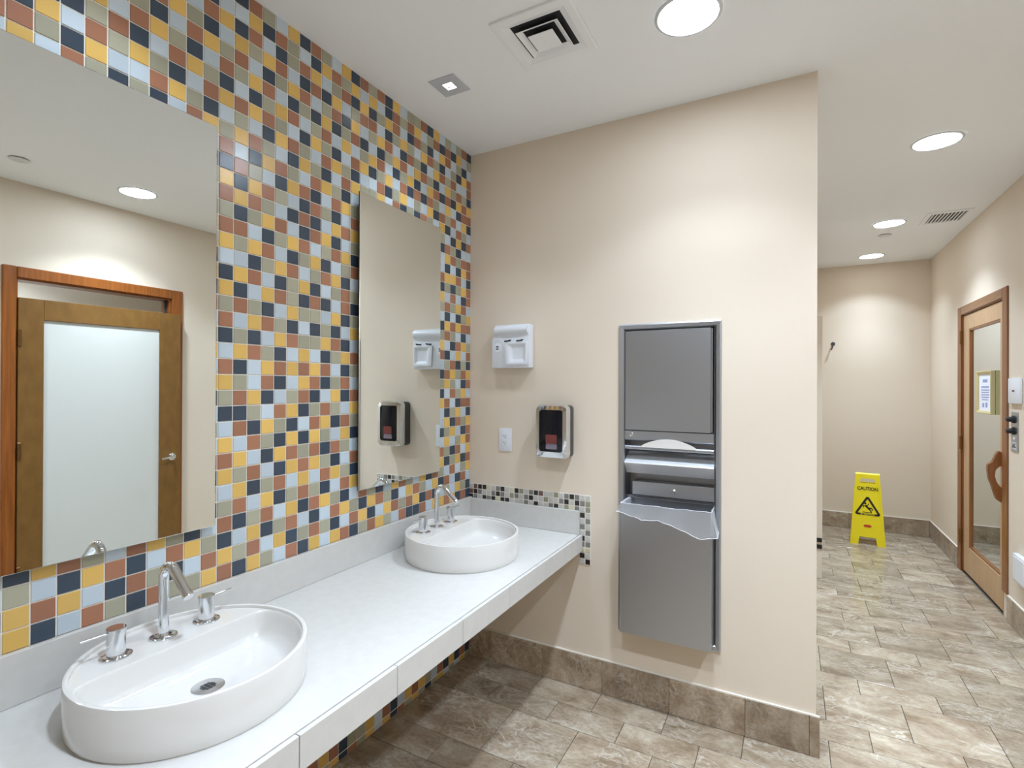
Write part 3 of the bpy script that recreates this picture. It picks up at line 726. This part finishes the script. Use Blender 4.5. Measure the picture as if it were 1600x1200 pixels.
downlight('large round downlight over the washroom beside the square vent', 1.282, -0.585, M['lens'], LIGHT_RGB, watts=SPOT_W*0.44)
downlight('round downlight near the brown door, seen in the large mirror', 2.375, -0.582, M['lens'], LIGHT_RGB)
downlight('added unseen fill downlight behind the viewer, nearer the counter', 1.282, -1.90, M['lens'], LIGHT_RGB)  # unseen lamp added for ambient fill
downlight('added unseen fill downlight behind the viewer, nearer the right wall', 2.375, -1.90, M['lens'], LIGHT_RGB)  # also added out of view to fill the room with light
downlight('nearest and largest of the three passage downlights', 2.280, 1.004, M['lens_cool'], CORR_RGB, watts=SPOT_W*0.85, core=CORE_W*0.85)
downlight('middle of the three passage downlights, left of the slatted vent', 2.287, 2.578, M['lens_cool'], CORR_RGB, watts=SPOT_W*0.85, core=CORE_W*0.85)
downlight('farthest of the three passage downlights, by the far wall', 2.304, 3.755, M['lens_dim'], CORR_RGB, watts=SPOT_W*0.38, core=CORE_W*0.8)
downlight('downlight in the room beyond the brown door', 3.55, -0.75, M['lens'], LIGHT_RGB)
downlight('downlight in the side passage hidden by the back wall', 1.05, 1.2, M['lens_cool'], CORR_RGB)

def accent(label, x, y):
    root = thing('accent_light', label, 'ceiling light', (x, y, ZC), 0, 'square accent spotlights')
    h = 0.0655
    bm = new_bm()
    sq = lambda s, z: [(-s, -s, z), (s, -s, z), (s, s, z), (-s, s, z)]
    loft(bm, [sq(h, -0.0005), sq(h, -0.0035), sq(h-0.001, -0.0045), sq(0.0225, -0.0045), sq(0.0225, -0.001)]); obj('steel_plate', bm, M['nickel'], root)
    bm = new_bm(); loft(bm, [sq(0.0225, -0.003), sq(0.0195, -0.0012)], cap1=True); obj('aperture', bm, M['glow'], root)
    bm = new_bm(); prism(bm, [(-0.014, 0.003), (-0.004, 0.005), (-0.006, 0.014), (-0.015, 0.016)], 'z', -0.0025, -0.0015); obj('lamp_baffle', bm, M['dark'], root)
    ld = bpy.data.lights.new('accent_beam', 'SPOT'); ld.energy = ACCENT_W; ld.color = LIGHT_RGB; ld.spot_size = math.radians(95); ld.spot_blend = 0.6; ld.shadow_soft_size = 0.02
    lo = bpy.data.objects.new('accent_beam', ld); COL.objects.link(lo); lo.parent = root; lo.location = (0, 0, -0.010)
accent('square steel accent spotlight near the mosaic wall', 0.295, -0.625)
accent('square steel accent spotlight above the near sink, out of view', 0.295, -1.80)

# --- square supply diffuser
dv = thing('air_diffuser', 'square white ceiling air diffuser with stepped louvres and dark gaps', 'air vent', (0.796, -0.722, ZC))
sq = lambda s, z, dx=0, dy=0: [(-s+dx, -s+dy, z), (s+dx, -s+dy, z), (s+dx, s+dy, z), (-s+dx, s+dy, z)]
bm = new_bm(); loft(bm, [sq(0.153, -0.0005), sq(0.153, -0.008), sq(0.150, -0.010), sq(0.122, -0.010), sq(0.118, -0.008), sq(0.098, -0.0015)]); obj('outer_frame', bm, M['whitem'], dv)
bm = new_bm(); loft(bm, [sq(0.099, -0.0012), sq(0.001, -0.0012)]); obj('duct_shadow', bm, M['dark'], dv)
bm = new_bm(); loft(bm, [sq(0.064, -0.004), sq(0.083, -0.017), sq(0.0815, -0.0185), sq(0.062, -0.006)]); obj('louvre_ring', bm, M['whitem'], dv)
bm = new_bm(); loft(bm, [sq(0.030, -0.006), sq(0.049, -0.020), sq(0.048, -0.0225), sq(0.001, -0.0225)]); obj('centre_plate', bm, M['whitem'], dv)
# --- slatted return grille in the passage
gv = thing('air_grille', 'rectangular white slatted ceiling grille near the passage door', 'air vent', (2.640, 2.572, ZC))
bm = new_bm(); rc = lambda a, b, z: [(-a, -b, z), (a, -b, z), (a, b, z), (-a, b, z)]
loft(bm, [rc(0.138, 0.160, -0.0005), rc(0.136, 0.158, -0.007), rc(0.108, 0.128, -0.009), rc(0.106, 0.126, -0.001)]); obj('grille_frame', bm, M['whitem'], gv)
bm = new_bm(); loft(bm, [rc(0.107, 0.127, -0.0012), rc(0.001, 0.001, -0.0012)]); obj('duct_shadow', bm, M['darkgrey'], gv)
for i in range(9):
    x = -0.094 + i*0.0225; bm = new_bm(); prism(bm, [(x+0.009, -0.002), (x-0.002, -0.0108), (x-0.0085, -0.0102), (x-0.001, -0.002)], 'y', -0.126, 0.126); obj('slat', bm, M['whitem'], gv)
# --- flat sprinkler covers
for lb, x, y in (('flat round white sprinkler cover between the two far passage downlights', 2.308, 2.95), ('flat round white sprinkler cover near the brown door, seen in the large mirror', 2.40, -1.19)):
    r_ = thing('sprinkler_cover', lb, 'sprinkler', (x, y, ZC), 0, 'flat sprinkler covers')
    bm = new_bm(); lathe(bm, [(0.046, -0.004), (0.048, -0.006), (0.046, -0.0075), (0.002, -0.008)], 32); obj('cover_disc', bm, M['trim'], r_, smooth=True)
    bm = new_bm(); lathe(bm, [(0.040, -0.0005), (0.040, -0.0042)], 24); obj('cover_gap', bm, M['dark'], r_, smooth=True)

# ================================================================== passage door (oak, glazed)
d1 = thing('door_1', 'pale oak passage door with a tall reflective glass panel and darker casing', 'door', (XD, 2.6, 0), kind='structure')
def D(name, dims, m, bev=0.002, par=d1): return bobj(name, (dims[0]-XD, dims[1]-XD, dims[2]-2.6, dims[3]-2.6, dims[4], dims[5]), m, par, bev, 1)
cw, cp = 0.086, 0.010
D('casing_side', (XD-cp, XD, DD0-cw, DD0+0.006, 0.166, DDZ+0.062), M['oak'], 0.004)
D('casing_side', (XD-cp, XD, DD1-0.006, DD1+cw, 0.001, DDZ+0.062), M['oak'], 0.004)
D('casing_head', (XD-cp, XD, DD0+0.006, DD1-0.006, DDZ-0.006, DDZ+0.062), M['oak_h'], 0.004)
D('jamb', (XD, XD+0.11, DD0, DD0+0.012, 0.0, DDZ), M['oak'], 0)
D('jamb', (XD, XD+0.11, DD1-0.012, DD1, 0.0, DDZ), M['oak'], 0)
D('jamb_head', (XD, XD+0.11, DD0+0.012, DD1-0.012, DDZ-0.012, DDZ), M['oak'], 0)
lx0, lx1 = XD+0.008, XD+0.050
D('stile', (lx0, lx1, DD0+0.015, DD0+0.100, 0.014, DDZ-0.016), M['pine'])
D('stile', (lx0, lx1, DD1-0.150, DD1-0.015, 0.014, DDZ-0.016), M['pine'])
D('rail', (lx0+0.001, lx1, DD0+0.100, DD1-0.150, 0.014, 0.232), M['pine'])
D('rail', (lx0+0.001, lx1, DD0+0.100, DD1-0.150, 1.985, DDZ-0.016), M['pine'])
bm = new_bm(); gy0, gy1 = DD0+0.100-2.6, DD1-0.150-2.6
for dims in ((0.012, 0.03, gy0, gy0+0.014, 0.232, 1.985), (0.012, 0.03, gy1-0.014, gy1, 0.232, 1.985), (0.012, 0.03, gy0, gy1, 0.232, 0.246), (0.012, 0.03, gy0, gy1, 1.971, 1.985)): box(bm, *dims)
obj('glazing_bead', bm, M['oak'], d1)
D('glass_panel', (lx0+0.016, lx0+0.022, DD0+0.113, DD1-0.163, 0.245, 1.972), M['doorglass'], 0)
D('added_dark_slab', (XD+0.052, XD+0.118, DD0+0.013, DD1-0.013, 0.0, DDZ-0.013), M['dark'], 0)  # slab added to keep the space behind the leaf dark
for z in (1.93, 1.06, 0.29):
    bm = new_bm(); tube(bm, [(-0.008, DD1-0.008-2.6, z-0.055), (-0.008, DD1-0.008-2.6, z+0.055)], 0.010, 12); obj('hinge', bm, M['brass'], d1, smooth=True)
# carved wooden pull handle: thick outline on the right stile, standing out into the passage
hp = [(a_*0.66, b_) for a_, b_ in [(0.0, 1.075), (-0.035, 1.090), (-0.060, 1.060), (-0.075, 1.015), (-0.118, 0.995), (-0.122, 0.965), (-0.112, 0.900), (-0.085, 0.845), (-0.062, 0.800), (-0.055, 0.765), (-0.022, 0.745), (0.0, 0.740)]]
hi_ = [(a_*0.66, b_) for a_, b_ in [(0.0, 0.835), (-0.030, 0.850), (-0.056, 0.880), (-0.070, 0.920), (-0.062, 0.960), (-0.035, 0.985), (0.0, 0.990)]]
bm = new_bm(); prism(bm, [(a+lx0-XD, b) for a, b in hp] + [(a+lx0-XD, b) for a, b in hi_], 'y', DD0+0.040-2.6, DD0+0.078-2.6); bevel_all(bm, 0.003, 1)
obj('pull_handle', bm, M['oak'], d1)
# framed notice on the door glass
pf = thing('framed_notice', 'small pale gold frame holding a printed white notice on the door glass', 'picture frame', (lx0+0.015, 2.535, 1.480))
fy, fz = 0.165, 0.157
bm = new_bm(); yz = lambda a, b, x: [(x, -a, -b), (x, a, -b), (x, a, b), (x, -a, b)]
loft(bm, [yz(fy, fz, 0.0), yz(fy, fz, -0.022), yz(fy-0.004, fz-0.004, -0.026), yz(fy-0.026, fz-0.020, -0.020), yz(fy-0.028, fz-0.022, -0.012)]); obj('moulding', bm, M['gold'], pf)
bm = new_bm(); loft(bm, [yz(fy-0.027, fz-0.021, -0.0125), yz(0.001, 0.001, -0.0125)]); obj('notice', bm, M['paper'], pf)
bm = new_bm()
for z, h, wd in ((0.085, 0.022, 0.05), (0.040, 0.012, 0.085), (0.018, 0.008, 0.09), (0.0, 0.008, 0.08), (-0.018, 0.008, 0.09), (-0.036, 0.008, 0.085), (-0.054, 0.007, 0.07)):
    box(bm, -0.0134, -0.0126, -wd, wd, z-h/2, z+h/2)
box(bm, -0.0134, -0.0126, -0.05, -0.01, -0.11, -0.075); box(bm, -0.0134, -0.0126, 0.02, 0.06, -0.11, -0.08)
obj('printed_lines', bm, M['blueink'], pf)

# --- plates on the right wall, right of the passage door
sp_ = thing('wall_plate', 'square white wall plate with small grey print right of the oak door', 'wall plate', (XD, 1.893, 1.495))
bm = new_bm(); box(bm, -0.016, -0.0005, -0.092, 0.092, -0.080, 0.080); bevel_all(bm, 0.003, 2); obj('plate', bm, M['white'], sp_, smooth=True)
bm = new_bm()
for y in (-0.018, -0.004, 0.010): box(bm, -0.0172, -0.0158, y, y+0.010, -0.006, 0.006)
obj('print_mark', bm, M['darkgrey'], sp_)
cpn = thing('control_panel', 'narrow steel control panel with two black knobs below the white plate', 'control panel', (XD, 1.915, 1.237))
bm = new_bm(); box(bm, -0.005, -0.0005, -0.055, 0.055, -0.125, 0.125); bevel_all(bm, 0.0015, 1); obj('face_plate', bm, M['steel'], cpn)
for z in (0.078, 0.005):
    bm = new_bm(); lathe(bm, [(0.024, 0.0), (0.024, 0.010), (0.017, 0.014), (0.015, 0.034), (0.012, 0.038)], 20)
    bmesh.ops.rotate(bm, cent=(0, 0, 0), matrix=Matrix.Rotation(math.radians(-90), 3, 'Y'), verts=list(bm.verts)); bmesh.ops.translate(bm, vec=(-0.005, 0, z), verts=list(bm.verts)); obj('knob', bm, M['blackrub'], cpn, smooth=True)
bm = new_bm(); lathe(bm, [(0.012, 0.0), (0.011, 0.003)], 20); bmesh.ops.rotate(bm, cent=(0, 0, 0), matrix=Matrix.Rotation(math.radians(-90), 3, 'Y'), verts=list(bm.verts)); bmesh.ops.translate(bm, vec=(-0.005, 0.0, -0.042), verts=list(bm.verts)); obj('pilot_lamp', bm, M['white'], cpn, smooth=True)
bm = new_bm(); box(bm, -0.0062, -0.005, -0.040, 0.040, -0.112, -0.066); lp_ = obj('rating_label', bm, M['nickel'], cpn)
bm = new_bm(); prism(bm, [(0.030, -0.105), (0.022, -0.105), (0.010, -0.075), (0.018, -0.075)], 'x', -0.0072, -0.0062); prism(bm, [(0.004, -0.100), (-0.026, -0.100), (-0.026, -0.092), (-0.004, -0.092), (-0.018, -0.074), (-0.010, -0.074), (0.010, -0.092)], 'x', -0.0072, -0.0062); obj('label_mark', bm, M['ink'], lp_)
wb = thing('wall_box', 'white wall box low on the right wall at the photo edge', 'wall box', (XD, 1.76, 0.405))
bm = new_bm(); box(bm, -0.030, -0.0005, -0.095, 0.095, -0.085, 0.085); bevel_all(bm, 0.004, 2); obj('housing', bm, M['white'], wb, smooth=True)
bm = new_bm(); box(bm, -0.032, -0.029, -0.080, 0.080, -0.070, 0.070); bevel_all(bm, 0.001, 1); obj('front_cover', bm, M['white'], wb)

# ================================================================== door seen in the large mirror (brown, frosted panel, slightly open)
def E(y, z): return (-2.469+(y+2.469)*0.991, 1.516+(z-1.516)*0.991)
d2 = thing('door_2', 'brown framed door with a tall frosted white panel, ajar, seen in the large mirror', 'door', (XD, -0.57, 0), kind='structure')
def G(name, dims, m, bev=0.003, par=d2): return bobj(name, (dims[0]-XD, dims[1]-XD, dims[2]+0.57, dims[3]+0.57, dims[4], dims[5]), m, par, bev, 1)
G('casing_side', (XD-0.020, XD, DE0-0.068, DE0+0.004, 0.001, DEZ+0.068), M['cherry'], 0.005)
G('casing_side', (XD-0.020, XD, DE1-0.004, DE1+0.080, 0.001, DEZ+0.068), M['cherry'], 0.005)
G('casing_head', (XD-0.020, XD, DE0+0.004, DE1-0.004, DEZ-0.004, DEZ+0.068), M['cherry'], 0.005)
G('jamb', (XD, XD+0.12, DE0, DE0+0.014, 0, DEZ), M['cherry'], 0); G('jamb', (XD, XD+0.12, DE1-0.014, DE1, 0, DEZ), M['cherry'], 0)
G('jamb_head', (XD, XD+0.12, DE0+0.014, DE1-0.014, DEZ-0.014, DEZ), M['cherry'], 0)
G('door_stop', (XD+0.045, XD+0.06, DE1-0.030, DE1-0.014, 0, DEZ-0.014), M['darkgrey'], 0)
leaf = thing('leaf', '', '', (0, 0, 0)); 
for kx in ('label', 'category'): del leaf[kx]
leaf.parent = d2; leaf.location = (-0.024, DE0+0.010+0.57, 0); leaf.rotation_euler = (0, 0, math.radians(3.6))
LW, LH = 0.972, 2.072
def lf(name, dims, m, bev=0.002): return bobj(name, dims, m, leaf, bev, 1)
lf('stile', (-0.0, 0.040, 0.0, 0.128, 0.015, LH), M['brownpaint']); lf('stile', (0.0, 0.040, LW-0.150, LW, 0.015, LH), M['brownpaint'])
lf('rail', (0.0005, 0.0395, 0.128, LW-0.150, 0.015, 0.22), M['brownpaint']); lf('rail', (0.0005, 0.0395, 0.128, LW-0.150, LH-0.135, LH), M['brownpaint'])
lf('frosted_panel', (0.012, 0.026, 0.126, LW-0.148, 0.218, LH-0.133), M['frost'], 0)
for z in (1.81, 1.08, 0.28): bobj('hinge', (-0.030, -0.010, DE0+0.008+0.57, DE0+0.026+0.57, z-0.055, z+0.055), M['brass'], d2, 0.002, 1)
bm = new_bm(); lathe(bm, [(0.028, 0), (0.028, 0.008), (0.020, 0.014), (0.012, 0.016), (0.011, 0.045), (0.010, 0.046)], 24)
bmesh.ops.rotate(bm, cent=(0, 0, 0), matrix=Matrix.Rotation(math.radians(-90), 3, 'Y'), verts=list(bm.verts)); bmesh.ops.translate(bm, vec=(0, LW-0.062, 0.944), verts=list(bm.verts))
tube(bm, [(-0.044, LW-0.060, 0.944), (-0.046, LW-0.085, 0.944), (-0.040, LW-0.145, 0.938)], [0.010, 0.009, 0.007], 12)
obj('lever_handle', bm, M['chrome'], leaf, smooth=True)

# ================================================================== caution sign
sg = thing('caution_sign', 'yellow folding wet floor caution sign standing by the far wall', 'caution sign', (2.252, 3.515, 0), math.radians(-5))
lean = math.atan2(0.105, 0.655)
HS = 0.664
def panel_bm(mirror_side):
    bm = new_bm()
    wb_, wt = 0.141, 0.098
    X = lambda s, z: s*(wb_+(wt-wb_)*z/HS)
    outl = [(-wb_, 0), (-0.075, 0), (-0.066, 0.075), (0.066, 0.075), (0.075, 0), (wb_, 0), (X(1, HS-0.05), HS-0.05), (wt*1.0, HS-0.045), (wt, HS), (-wt, HS), (-wt*1.0, HS-0.045), (X(-1, HS-0.05), HS-0.05)]
    hole = [(-0.062, HS-0.075), (0.062, HS-0.075), (0.054, HS-0.034), (-0.054, HS-0.034)]
    V = [[bm.verts.new((x, y, z)) for x, z in outl] for y in (0, 0.012)]
    Hh = [[bm.verts.new((x, y, z)) for x, z in hole] for y in (0, 0.012)]
    for q in (0, 1):
        es = [bm.edges.new((V[q][i], V[q][(i+1) % len(outl)])) for i in range(len(outl))] + [bm.edges.new((Hh[q][i], Hh[q][(i+1) % 4])) for i in range(4)]
        bmesh.ops.triangle_fill(bm, edges=es, use_beauty=True)
    for lp in (V, Hh):
        nn = len(lp[0])
        for i in range(nn): bm.faces.new((lp[0][i], lp[0][(i+1) % nn], lp[1][(i+1) % nn], lp[1][i]))
    # raised rim along both sides
    for s in (-1, 1):
        loft(bm, [[(X(s, z)-s*d0, yy, z) for d0, yy in ((0.0, -0.006), (0.016, -0.006), (0.016, 0.0), (0.0, 0.0))] for z in (0.0, HS-0.05)], cap0=True, cap1=True)
    return bm
front = obj('front_panel', panel_bm(0), M['yellow'], sg); front.rotation_euler = (-lean, 0, 0)
back = obj('back_panel', panel_bm(1), M['yellow'], sg); back.location = (0, 0.255, 0); back.rotation_euler = (-lean, 0, math.pi)
bm = new_bm(); tube(bm, [(-0.098, 0.128, HS*math.cos(lean)), (0.098, 0.128, HS*math.cos(lean))], 0.019, 14); obj('hinge_bar', bm, M['yellow'], sg, smooth=True)
RXm = Matrix.Rotation(math.radians(90), 4, 'X')
text('caution_lettering', 'CAUTION', 0.046, M['ink'], front, Matrix.Translation((0, -0.0012, 0.532)) @ RXm, font_scale=(0.80, 1), bold=0.0012)
bm = new_bm()
def tri(cz, r, rr): 
    pts = []
    for q in range(3):
        a = math.radians(90+120*q); c = ((r-rr*2)*math.cos(a), cz+(r-rr*2)*math.sin(a))
        for s in range(-3, 4): b = a+math.radians(20*s); pts.append((c[0]+rr*math.cos(b), c[1]+rr*math.sin(b)))
    return pts
TZ = 0.345
oT, iT = tri(TZ, 0.128, 0.016), tri(TZ, 0.092, 0.005)
loft(bm, [[(x, -0.0004, z) for x, z in oT], [(x, -0.0012, z) for x, z in oT], [(x, -0.0012, z) for x, z in iT], [(x, -0.0004, z) for x, z in iT]])
obj('warning_triangle', bm, M['ink'], front)
text('warning_lettering', 'ATTENTION', 0.020, M['yellowink'], front, Matrix.Translation((0, -0.0020, 0.2905)) @ RXm, bold=0.0004)
# slipping figure
bm = new_bm()
def limb(pts, wds):
    for (a, b), (w0, w1) in zip(zip(pts, pts[1:]), zip(wds, wds[1:])):
        d = Vector((b[0]-a[0], b[1]-a[1])); nn = Vector((-d.y, d.x)).normalized()
        prism(bm, [(a[0]+nn.x*w0, a[1]+nn.y*w0), (b[0]+nn.x*w1, b[1]+nn.y*w1), (b[0]-nn.x*w1, b[1]-nn.y*w1), (a[0]-nn.x*w0, a[1]-nn.y*w0)], 'y', -0.0012, -0.0004)
limb([(-0.016, 0.372), (0.010, 0.345)], (0.009, 0.008)); limb([(0.008, 0.348), (0.032, 0.352), (0.042, 0.330)], (0.007, 0.005, 0.004))
limb([(0.008, 0.344), (0.024, 0.330), (0.030, 0.312)], (0.007, 0.005, 0.004)); limb([(-0.014, 0.370), (-0.034, 0.372), (-0.030, 0.352)], (0.005, 0.004, 0.003))
limb([(-0.012, 0.374), (0.004, 0.378), (0.012, 0.394)], (0.005, 0.004, 0.003)); limb([(-0.040, 0.309), (0.036, 0.309)], (0.003, 0.003))
prism(bm, [(-0.018+0.0095*math.cos(t*math.pi/6), 0.392+0.0095*math.sin(t*math.pi/6)) for t in range(12)], 'y', -0.0012, -0.0004)
obj('slipping_figure', bm, M['ink'], front)
bm = new_bm(); prism(bm, [(-0.034, 0.180), (-0.022, 0.192), (0.022, 0.192), (0.034, 0.180), (0.022, 0.168), (-0.022, 0.168)], 'y', -0.0016, -0.0004); obj('red_emblem', bm, M['redink'], front)

# ================================================================== robe hook, wall bumpers
hk = thing('robe_hook', 'small dark metal robe hook high on the far wall', 'hook', (2.005, YC, 1.985))
bm = new_bm(); lathe(bm, [(0.020, 0), (0.020, 0.006), (0.012, 0.010)], 20); bmesh.ops.rotate(bm, cent=(0, 0, 0), matrix=Matrix.Rotation(math.radians(90), 3, 'X'), verts=list(bm.verts)); bmesh.ops.translate(bm, vec=(0, -0.0005, 0), verts=list(bm.verts)); obj('rosette', bm, M['gunmetal'], hk, smooth=True)
bm = new_bm(); tube(bm, [(0, -0.009, 0), (0, -0.035, 0.004), (-0.004, -0.055, -0.012), (-0.010, -0.060, -0.040), (-0.016, -0.048, -0.066), (-0.018, -0.034, -0.062)], [0.008, 0.008, 0.008, 0.007, 0.006, 0.006], 12); obj('prong', bm, M['gunmetal'], hk, smooth=True)
pt_ = thing('partition_panel', 'cream partition panel edge just visible behind the end of the back wall', 'partition', (1.823, 2.3, 0))
bm = new_bm(); box(bm, -0.62, 0.0, 0.0, 0.024, 0.0, 2.08); bevel_all(bm, 0.002, 1); obj('panel', bm, M['wall'], pt_)
for z in (0.304, 0.252):
    bobj('rubber_bumper', (-0.045, -0.0015, -0.012, 0.0, z-0.016, z+0.016), M['blackrub'], pt_, 0.003, 2)
